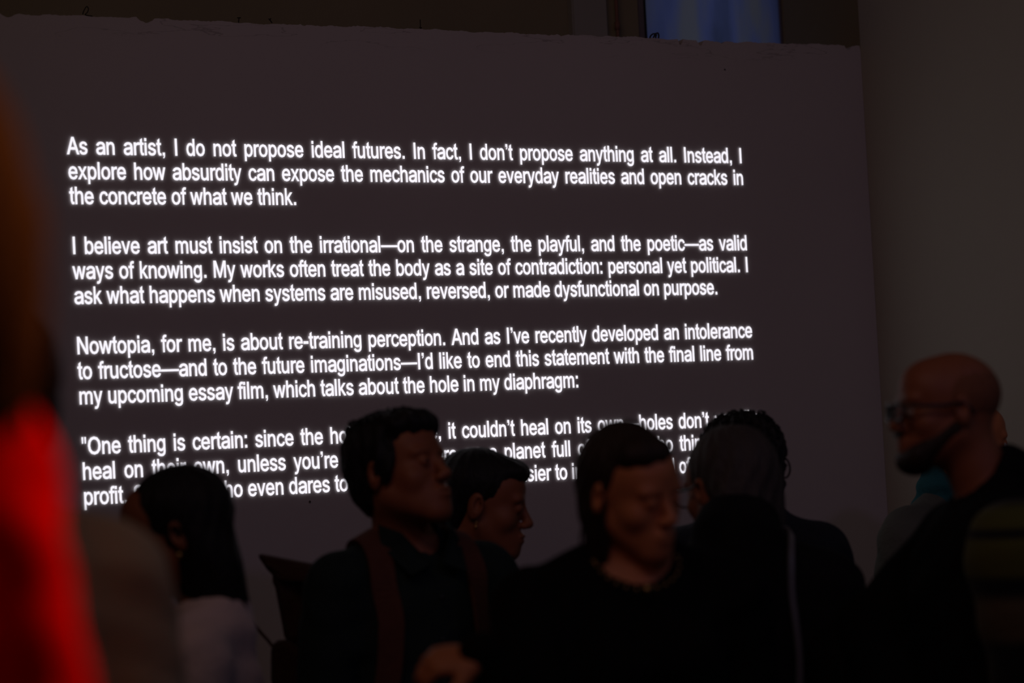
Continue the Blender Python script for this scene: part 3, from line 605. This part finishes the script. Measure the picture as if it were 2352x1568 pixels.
    if eyes:
        for s in (-1, 1):
            e_ = ball('eye', T((s * .030, .0785, -.001)), .0122, 'white_eye', root, 16)
            ball('iris', T((s * .030, .0872, -.001)), .0052, 'pupil', e_, 12)
    for s in (-1, 1): tube('eyebrow', [T((s * .014, .0890, .0175)), T((s * .030, .0885, .0235)), T((s * .046, .0775, .0190))], .0026, brow, root, 6)
    return dict(arm=P['arm'], root=root, T=T, Rh=Rh, hc=hc, zs=zs_, zh=zh, garment=garment, inv=inv, W=W, f=f, H=Hh, hems=hems, hs=headscale)

def hair(p, prims, m, noise=.003, sc=70, h=.0055, strands=True, subs=None, name='hair', thr=None):
    Q = xf(prims, p['Rh'], p['hc'], p['hs'])
    Ri = p['Rh'].T; hc = p['hc']
    def nz(X, Y, Z):
        x = Ri[0, 0] * (X - hc[0]) + Ri[0, 1] * (Y - hc[1]) + Ri[0, 2] * (Z - hc[2]); y = Ri[1, 0] * (X - hc[0]) + Ri[1, 1] * (Y - hc[1]) + Ri[1, 2] * (Z - hc[2]); z = Ri[2, 0] * (X - hc[0]) + Ri[2, 1] * (Y - hc[1]) + Ri[2, 2] * (Z - hc[2])
        a = np.arctan2(x, y + .02)
        return noise * (np.sin(a * 17 + 5 * np.sin(z * 21)) * .6 + np.sin(a * 41 + 8 * np.sin(z * 13 + 1)) * .3 + .5 * np.sin(x * sc + 2 * np.sin(y * 40)) * np.sin(y * sc * .9 + 1) * np.sin(z * sc * .8))
    return sdfmesh(name, Q, m, p['root'], h, noise=nz)
def loc_to(p, pts, head=True): return [p['T'](q) for q in pts]

def ribbon(name, p, pts, width, th, m, out=.004, n=8, parent=None, prims=None):
    """strap laid on the garment: points in the person's frame are pushed out to its surface"""
    prims = prims or p['garment']; path = smoothpath(pts, n); Q = np.array([list(q) for q in path])
    e_ = .003
    def grad(Q):
        return np.stack([evalp(prims, Q + np.eye(3)[i] * e_) - evalp(prims, Q - np.eye(3)[i] * e_) for i in range(3)], 1) / (2 * e_)
    for _ in range(12):
        v = evalp(prims, Q); g = grad(Q); g /= (np.linalg.norm(g, axis=1, keepdims=True) + 1e-9)
        Q = Q - g * (v - out)[:, None] * .8
    g = grad(Q); g /= (np.linalg.norm(g, axis=1, keepdims=True) + 1e-9); V = []; F = []
    for i in range(len(Q)):
        t_ = Vector(Q[min(i + 1, len(Q) - 1)] - Q[max(i - 1, 0)]).normalized(); nn = Vector(g[i]); s = t_.cross(nn).normalized(); c = Vector(Q[i])
        for a, b_ in ((-1, 0), (1, 0), (1, 1), (-1, 1)): V.append(c + s * a * width / 2 + nn * b_ * th)
        if i:
            k = 4 * i
            for a in range(4): F.append((k - 4 + a, k - 4 + (a + 1) % 4, k + (a + 1) % 4, k + a))
    F += [(0, 1, 2, 3), tuple(len(V) - 4 + q for q in (3, 2, 1, 0))]
    return mesh(name, V, F, m, parent if parent is not None else p['root'], smooth=False), Q, g
def ring(name, c, r, tr, m, parent, nrm=(0, 1, 0), sx=1, sy=1):
    n = Vector(nrm).normalized(); a = n.cross(Vector((0, 0, 1))); 
    if a.length < .1: a = n.cross(Vector((1, 0, 0)))
    a.normalize(); b_ = a.cross(n)
    P = [Vector(c) + a * math.cos(t) * r * sx + b_ * math.sin(t) * r * sy for t in [2 * math.pi * k / 20 for k in range(20)]]
    return tube(name, P, tr, m, parent, 8, closed=True, n=0)
def glasses(p, y0=.112, m='frame', fw_=.027, fh=.019, thick=.0022):
    g = None
    o = empty('glasses', (0, 0, 0)); o.parent = p['root']
    for s in (-1, 1):
        P = [p['T']((s * .033 + fw_ * math.cos(t), y0 - abs(s * .033 + fw_ * math.cos(t)) * .12, -.004 + fh * math.sin(t) * (1 if math.sin(t) < 0 else .9))) for t in [2 * math.pi * k / 24 for k in range(24)]]
        tube('rim', P, thick, m, o, 8, closed=True, n=0)
        V = P + [q + Vector(p['Rh'] @ np.array([0, .0012, 0])) for q in P]
        F = [tuple(range(24))[::-1], tuple(range(24, 48))] + [(k, (k + 1) % 24, 24 + (k + 1) % 24, 24 + k) for k in range(24)]
        mesh('lens', V, F, 'lens', o, smooth=False)
        tube('temple_arm', loc_to(p, [(s * .060, y0 - .007, .004), (s * .074, y0 - .035, .006), (s * .081, .03, .006), (s * .081, -.012, .010), (s * .080, -.035, -.012)]), thick * 1.1, m, o)
    tube('bridge', loc_to(p, [(-.008, y0, .001), (0, y0 + .004, .004), (.008, y0, .001)]), thick, m, o)
    return o

# ================================================================ the people, nearest first
HB = lambda: [ell((0, -.028, .040), (.082, .100, .085))]
FACE_CUT = ell((0, .125, -.045), (.064, .085, .105), .015, None, 'sub')
FOREHEAD = ell((0, .125, -.03), (.062, .072, .098), .015, None, 'sub')

# 1 red jacket, long brown hair, at the left edge
p1 = person('person in a bright red jacket with brown hair, blurred at the left edge', (-248, 468), 1.72, lean=(.089, -.127), shoulder=.071, head_h=-20, torso_h=-45, skin='skin_pale', female=True, top='jacket', top_m='red', top_g=.020, sw=.95, hf=.006, collar=(.075, .062, .0, .055, 0), headscale=1.0)
hair(p1, [ell((0, -.030, .004), (.090, .112, .118))] + [ell((0, -.045, -.06), (.088, .075, .13), .03), ell((.055, -.02, -.08), (.040, .05, .09), .04), ell((-.055, -.02, -.08), (.040, .05, .09), .04), FACE_CUT], 'hair_brown', .004, h=.008)
tubes('hair_strand', [loc_to(p1, [(s * (.07 + .008 * k), -.03 + .012 * k, -.02), (s * (.082 + .004 * k), -.01 + .01 * k, -.08), (s * (.078 + .004 * k), .0 + .01 * k, -.14 - .008 * k)]) for s in (-1, 1) for k in range(5)], .006, 'hair_brown', p1['root'])
# scarf falling over the chest
# 2 tan coat behind
p2 = person('person in a tan wool coat standing close behind the red jacket', (-49, 905), 3.05, lean=(.033, -.061), head_h=-40, torso_h=-30, skin='skin', top='coat', top_m='tan', top_g=.032, bulk=.008, hem=.45, hf=.006, collar=(.085, .075, .0, .05, .0))
hair(p2, HB() + [ell((0, -.05, -.02), (.078, .07, .09), .02), FACE_CUT], 'hair_dark', .004, h=.007)

# 3 dark bob, face bent down to the left
p3 = person('woman with a long dark bob and pearl earring in a beige pink sweater', (402, 1224), 4.5, shoulder=-.015, head_h=-95, pitch=-10, torso_h=-88, skin='skin_dark', female=True, top='sweater', top_m='beige', top_g=.018, neck_cut=(.056, .056, 0), collar=(.07, .062, .0, .04, 0), lean=(0, .0), sw=.95)
hair(p3, [ell((0, -.020, .040), (.085, .098, .086)), ell((0, -.040, -.03), (.086, .062, .11), .03), ell((0, -.050, -.11), (.078, .056, .10), .04), ell((0, -.052, -.17), (.062, .045, .06), .03), ell((0, .132, -.062), (.105, .122, .128), .012, None, 'sub')], 'hair_black', .0025, h=.0055)
ball('earring', p3['T']((-.084, -.004, -.040)), .0062, 'gold', p3['root'], 12)
ball('earring', p3['T']((.084, -.004, -.040)), .0062, 'gold', p3['root'], 12)

# 4 man with backpack
p4 = person('dark-haired man looking up to the right in a dark collared shirt', (920, 1085), 4.95, sw=.96, lean=(.030, -.0175), head_h=122, pitch=14, roll=-2, torso_h=150, skin='skin', top='shirt', top_m='shirt', top_g=.014, neck_cut=(.058, .075, .012), collar=(.072, .070, .0, .065, -.004))
hair(p4, [ell((0, -.024, .050), (.083, .098, .086)), ell((0, -.060, -.01), (.074, .050, .072), .03), ell((0, .045, .085), (.070, .055, .034), .03), ell((-.076, .015, .02), (.014, .025, .045), .015), ell((.076, .015, .02), (.014, .025, .045), .015), ell((0, .125, -.035), (.066, .085, .094), .012, None, 'sub')], 'hair_black', .006, sc=95, h=.0055)
tubes('hair_strand', [loc_to(p4, [(math.sin(a) * .055, -.02 + math.cos(a) * .068, .11), (math.sin(a) * .062, -.02 + math.cos(a) * .075, .122 + .004 * math.sin(a * 7)), (math.sin(a + .2) * .070, -.020 + math.cos(a + .2) * .082, .112 + .008 * math.sin(a * 5))]) for a in [k * .21 for k in range(30)]], .003, 'hair_black', p4['root'])
zs = p4['zs']
for s in (-1, 1):   # shirt collar points
    V = [(s * .010, .098, zs + .005), (s * .055, .060, zs + .070), (s * .078, .0, zs + .088), (s * .088, .03, zs + .045), (s * .060, .104, zs - .015)]
    V2 = [Vector(v) + Vector((s * .004, .005, .004)) for v in V]
    mesh('collar', [Vector(v) for v in V] + V2, [(0, 1, 2, 3, 4), (9, 8, 7, 6, 5)] + [(k, (k + 1) % 5, 5 + (k + 1) % 5, 5 + k) for k in range(5)], 'shirt', p4['root'], False)
def front(p, x, z, y=.14): return (x, y, z)
for k in range(4):
    q = Vector((0.0, .118 - .004 * k, zs - .06 - .085 * k)); ball('button', q, .0055, 'frame', p4['root'], 10, (1, .5, 1))
bp = empty('backpack', tuple(p4['root'].location), p4['root'].rotation_euler.z, 'dark brown backpack with russet straps worn by the dark-haired man', 'backpack')
def cutbag(V, X, Y, Z): return V
px_ = zs
sdfmesh('bag_body', [ell((0, -.235, zs - .22), (.165, .105, .245), .03), ell((0, -.30, zs - .33), (.13, .05, .12), .03), ell((0, -.20, zs - .10), (.15, .08, .13), .04)], 'pack', bp, .012, noise=lambda X, Y, Z: .004 * np.sin(Z * 42 + X * 31) + .003 * np.sin(X * 55 + Y * 40))
# top flap whose stiff corner sticks out
def slab(name, pts, th, m, parent, n=(0, 0, 1)):
    k = len(pts); V = [Vector(q) for q in pts] + [Vector(q) + Vector(n) * th for q in pts]
    F = [tuple(range(k))[::-1], tuple(range(k, 2 * k))] + [(i, (i + 1) % k, k + (i + 1) % k, k + i) for i in range(k)]
    o = mesh(name, V, F, m, parent, False); md = o.modifiers.new('bevel', 'BEVEL'); md.width = th * .35; md.segments = 2; return o
def p4w(px, py, d): return p4['inv'] @ at(px, py, d)
VW = tuple((p4['inv'].to_3x3() @ ray(650, 1380)).normalized())
A_ = p4w(586, 1268, 5.18); B_ = p4w(735, 1296, 5.10); C2 = p4w(745, 1340, 5.05); D_ = p4w(640, 1335, 5.12); E_ = p4w(612, 1306, 5.16)
slab('top_flap', [A_, B_, C2, D_, E_], .07, 'pack', bp, VW)
slab('side_panel', [p4w(614, 1308, 5.14), p4w(740, 1300, 5.14), p4w(745, 1490, 5.14), p4w(657, 1490, 5.14), p4w(649, 1440, 5.14), p4w(632, 1350, 5.14)], .09, 'pack', bp, VW)
slab('side_pocket', [p4w(622, 1476, 5.10), p4w(655, 1464, 5.08), p4w(705, 1500, 5.05), p4w(700, 1640, 5.05), p4w(640, 1640, 5.08), p4w(622, 1560, 5.1)], .08, 'pack', bp, VW)
for s in (-1, 1):
    ribbon('shoulder_strap', p4, [(s * .085, -.14, zs - .02), (s * .092, -.06, zs + .05), (s * .100, .03, zs + .04), (s * .115, .11, zs - .05), (s * .135, .13, zs - .16), (s * .150, .10, zs - .26), (s * .155, .03, zs - .34)], .052, .008, 'strap', out=.005, parent=bp)
tube('webbing_strap', [p4w(552, 1330, 5.2), p4w(566, 1392, 5.2), p4w(590, 1440, 5.2), p4w(622, 1478, 5.16), p4w(650, 1520, 5.12)], .0035, 'pack', bp)

# 5 woman in profile
p5 = person('woman in right-facing profile with tied dark hair and a drop earring', (1110, 1158), 5.5, head_h=93, pitch=-9, torso_h=70, skin='skin', female=True, top='jacket', top_m='navy', top_g=.016, collar=(.075, .066, .0, .045, 0), lean=(0, .02), hf=.0032, neck_cut=(.054, .052, 0))
hair(p5, [ell((0, -.018, .044), (.080, .098, .085)), ell((0, -.070, -.025), (.070, .048, .062), .03), ell((0, -.100, -.06), (.055, .045, .08), .03), ell((0, -.095, -.14), (.060, .048, .09), .04), ell((0, .055, .080), (.055, .045, .030), .02), ell((0, .135, -.050), (.085, .085, .108), .012, None, 'sub')], 'hair_black', .002, h=.005)
for s in (-1, 1):
    ring('earring', p5['T']((s * .082, -.006, -.040)), .004, .0012, 'gold', p5['root']); 
    tube('earring_drop', loc_to(p5, [(s * .082, -.006, -.044), (s * .082, -.006, -.056)]), .0022, 'gold', p5['root'], 8, n=1)
tubes('hair_strand', [loc_to(p5, [(0, -.07, .10), (0.01, -.10, .105 - .004 * k), (0, -.125 - .003 * k, .088 + .004 * k)]) for k in range(4)], .0016, 'hair_black', p5['root'])

# 6 woman in black, hand raised
rw_ = at(1105, 1510, 3.95); re_ = at(1245, 1700, 4.0)
p6 = person('woman in a black top with a necklace turning to the right, hand raised', (1452, 1131), 4.2, brow='hair_dark', eyes=False, headscale=.92, shoulder=.03, head_h=138, pitch=-12, roll=6, torso_h=168, skin='skin_pale', female=True, top='top', top_m='black', top_g=.012, sw=1.10, hf=.0045, neck_cut=(.080, .060, .020, .035),
            arms={'R': dict(world=True, elbow=tuple(re_), wrist=tuple(rw_), palm=(0.1, .55, -.85), dir=tuple(at(985, 1520, 3.93) - rw_), curl=(38, 52, 35))})
hair(p6, [ell((0, -.026, .042), (.078, .100, .086)), ell((0, -.02, .108), (.040, .050, .026), .02), ell((0.012, .042, .086), (.056, .044, .032), .02), ell((0, -.064, -.02), (.070, .050, .09), .03), ell((.060, -.030, -.07), (.016, .032, .10), .02), ell((-.060, -.030, -.07), (.016, .032, .10), .02), ell((0, .128, -.048), (.056, .085, .098), .012, None, 'sub')], 'hair_dark', .003, h=.0055)
tubes('hair_strand', [loc_to(p6, [(s * .070, .0 - .006 * k, .0), (s * .078, .004 - .012 * k, -.08), (s * (.075 - .004 * k), .0 - .014 * k, -.15), (s * (.085 - .003 * k), .012 - .016 * k, -.185 - .006 * k)]) for s in (-1, 1) for k in range(6)], .0032, 'hair_dark', p6['root'])
zs = p6['zs']
nk = [Vector((.075 * math.sin(a), .025 + .062 * math.cos(a), zs + .040 - .050 * max(0, math.cos(a)))) for a in [2 * math.pi * k / 26 for k in range(26)]]
nko = empty('necklace', (0, 0, 0)); nko.parent = p6['root']
bodyp = [cone(q, r_, a_, b_2, k_) for q, r_, a_, b_2, k_ in []]
for k, q in enumerate(nk):
    if math.cos(2 * math.pi * k / 26) > -.2: ball('bead', q + Vector((0, .014, .0)), .0034 if k else .0075, 'gold', nko, 10)

# 7 grey-haired person seen from behind
p7 = person('grey-haired person with glasses seen from behind in a high-collared black coat', (1670, 1122), 4.95, headscale=.96, head_h=-34, pitch=-6, torso_h=-4, skin='skin', top='coat', top_m='blackc', top_g=.030, hem=.50, sw=1.0, collar=(.098, .092, -.02, .085, -.004), neck_cut=(.05, .078, 0), lean=(0, .03))
hair(p7, [ell((0, -.028, .044), (.086, .106, .090)), ell((0, -.070, -.02), (.084, .060, .085), .03), ell((.0, -.07, -.085), (.075, .045, .055), .03), ell((0, .125, -.035), (.070, .085, .10), .012, None, 'sub')], 'hair_grey', .003, h=.0055)
glasses(p7, fw_=.027, fh=.022)
zs = p7['zs']
sb = empty('shoulder_bag', tuple(p7['root'].location), p7['root'].rotation_euler.z, 'glossy black shoulder bag with brass clips hanging from the right shoulder of the black coat', 'bag')
inv7 = p7['inv']
def q7(px, py, d): return inv7 @ at(px, py, d)
SX = .092
st, Q, g = ribbon('strap', p7, [(SX - .020, .10, zs - .12), (SX - .020, .05, zs + .03), (SX - .014, .0, zs + .075), (SX - .010, -.06, zs + .060), (SX - .002, -.12, zs - .015), (SX + .010, -.14, zs - .11), (SX + .012, -.14, zs - .17), (SX + .012, -.145, zs - .235)], .014, .005, 'leather', out=.008, parent=sb)
e7 = Vector(Q[-1]) + Vector((0, -.006, 0))
ring('strap_ring', e7 + Vector((0, -.004, -.016)), .0125, .0024, 'brass', sb, (0, 1, 0), 1.1, .8)
cl = tube('snap_hook', [e7 + Vector((0, -.006, -.026)), e7 + Vector((0, -.006, -.052))], .0038, 'brass', sb, 8, n=1)
tube('hook_jaw', [e7 + Vector((-.012, -.006, -.072)), e7 + Vector((-.012, -.006, -.060)), e7 + Vector((-.004, -.006, -.050)), e7 + Vector((.005, -.006, -.050)), e7 + Vector((.013, -.006, -.060)), e7 + Vector((.014, -.006, -.075)), e7 + Vector((.006, -.006, -.084))], .0028, 'brass', sb, 8)
sdfmesh('bag_body', [ell(tuple(e7 + Vector((-.03, -.045, -.21))), (.13, .050, .125), .03), ell(tuple(e7 + Vector((-.01, -.04, -.12))), (.05, .03, .035), .05)], 'bag', sb, .01, noise=lambda X, Y, Z: .003 * np.sin(X * 50 + Z * 30))
tube('zip_pull', [e7 + Vector((-.09, -.085, -.108)), e7 + Vector((-.05, -.090, -.094))], .003, 'brass', sb, 8, n=1)

# 8 curly-haired person behind
p8 = person('curly dark-haired person in a black jacket behind the grey-haired one', (1706, 1078), 5.5, headscale=.97, head_h=4, torso_h=6, skin='skin', top='jacket', top_m='navy', top_g=.024, hf=.006, sw=.88, collar=(.10, .085, -.02, .06, 0), lean=(0, .02), shoulder=.015)
hair(p8, [ell((0, -.024, .040), (.098, .108, .094)), ell((0, -.06, -.03), (.090, .06, .07), .03), ell((0, .13, -.05), (.062, .085, .10), .012, None, 'sub')], 'hair_black', .012, sc=130, h=.0055)
rn = random.Random(5); cur = []
for k in range(150):
    a = rn.uniform(0, 6.283); zc_ = rn.uniform(-.05, .125); rr = math.sqrt(max(.1, 1 - ((zc_ - .04) / .10) ** 2)) if abs(zc_ - .04) < .1 else .25
    c = Vector((math.cos(a) * .090 * rr, -.024 + math.sin(a) * .100 * rr, zc_)); n_ = (c - Vector((0, -.024, .03))).normalized(); t1 = n_.cross(Vector((0, 0, 1))).normalized(); t2 = n_.cross(t1)
    r0 = rn.uniform(.007, .013); cur.append([p8['T'](c + n_ * (.002 + .0022 * j) + t1 * r0 * math.cos(j * 1.25 + a) + t2 * r0 * math.sin(j * 1.25 + a)) for j in range(6)])
tubes('curls', cur, .0022, 'hair_black', p8['root'], 5, 4)
# the loose ringlet at the right of the head, about pixel (1806, 1085)
rg = p8['inv'] @ at(1800, 1082, 5.45)
tube('ringlet', [rg + Vector((.0, 0, .035)), rg + Vector((.012, 0, .020)), rg + Vector((.014, 0, .0)), rg + Vector((.006, .0, -.014)), rg + Vector((-.006, 0, -.010)), rg + Vector((-.004, 0, .004))], .0022, 'hair_black', p8['root'])
tube('ringlet', [rg + Vector((-.012, 0, .045)), rg + Vector((-.004, 0, .025)), rg + Vector((-.008, 0, .008)), rg + Vector((-.016, 0, .0))], .0025, 'hair_black', p8['root'])

# 9 bald man with glasses, facing left
w9 = at(1975, 1455, 3.95); e9 = at(2160, 1620, 3.98)
p9 = person('bald bearded man with glasses facing left in an olive and black striped sweater', (2172, 940), 4.45, no_arm=0, head_h=-97, pitch=2, torso_h=-95, skin='skin', beard=True, top='sweater', top_m='black', top_g=.026, sw=1.06, collar=(.095, .080, -.01, .070, .0), neck_cut=(.055, .064, .006), bulk=.01, shoulder=-.02, lean=(0, .015),
            arms={'R': dict(world=True, elbow=tuple(at(2010, 1450, 4.6)), wrist=tuple(at(2090, 1700, 4.4)), palm=(0, 0, -1), curl=(30, 45, 35))}, headscale=.915)
sdfmesh('striped_sleeve', grow(p9['arm'][:2], .040), 'stripes', p9['root'], .010, noise=lambda X, Y, Z: .003 * np.sin(Z * 60 + X * 20))
hair(p9, [ell((0, -.020, .030), (.0755, .094, .080)), ell((0, .095, .04), (.12, .085, .14), .02, None, 'sub'), ell((0, -.0, .13), (.070, .10, .05), .02, None, 'sub')], 'stubble', .0004, h=.0055)
sdfmesh('beard', xf([ell((0, .066, -.102), (.043, .040, .031), .02), cone((-.058, .0, -.040), (-.034, .066, -.090), .019, .023, .02), cone((.058, .0, -.040), (.034, .066, -.090), .019, .023, .02), ell((0, .10, -.050), (.026, .008, .006), .01), ell((0, .10, -.068), (.020, .012, .010), .006, None, 'sub')], p9['Rh'], p9['hc'], .915), 'hair_dark', p9['root'], .0055)
glasses(p9, fw_=.026, fh=.019, thick=.003)
zs = p9['zs']
sdfmesh('scarf_collar', [cone((0, -.035, zs + .0), (0, -.045, zs + .085), .088, .076, .02), cone((-.12, -.02, zs + .008), (.12, -.02, zs + .008), .045, .045, .05)] + [cone((0, -.03, zs + .02), tuple(p9['hc'] + np.array([0, -.02, -.03])), .056, .068, .006, 'sub')], 'black', p9['root'], .008)

# 10 man mostly hidden behind him
p10 = person('person in a grey jacket and teal scarf mostly hidden behind the bald man', (2230, 1016), 5.9, head_h=80, pitch=-4, torso_h=140, skin='skin_pale', top='jacket', top_m='grey', top_g=.022, sw=1.08, collar=(.085, .080, -.01, .045, 0), neck_cut=(.055, .066, 0), lean=(0, .0), headscale=.90)
hair(p10, [ell((0, -.028, .044), (.078, .094, .080)), ell((0, -.06, -.02), (.070, .05, .07), .03), ell((0, .125, -.035), (.070, .082, .098), .012, None, 'sub')], 'hair_dark', .003, h=.006)
zs = p10['zs']
sdfmesh('scarf', [cone((0, -.03, zs + .02), (0, -.015, zs + .095), .108, .094, .02), ell((0, .05, zs + .0), (.09, .06, .06), .05)] + [cone((0, -.03, zs + .03), tuple(p10['hc'] + np.array([0, -.01, -.03])), .052, .070, .006, 'sub')], 'teal', p10['root'], .008, noise=lambda X, Y, Z: .004 * np.sin(Z * 130 + X * 20))
tube('sleeve_seam', [Vector((.135, .09, zs - .12)), Vector((.150, .055, zs - .02)), Vector((.148, -.01, zs + .012))], .0018, 'strap', p10['root'])
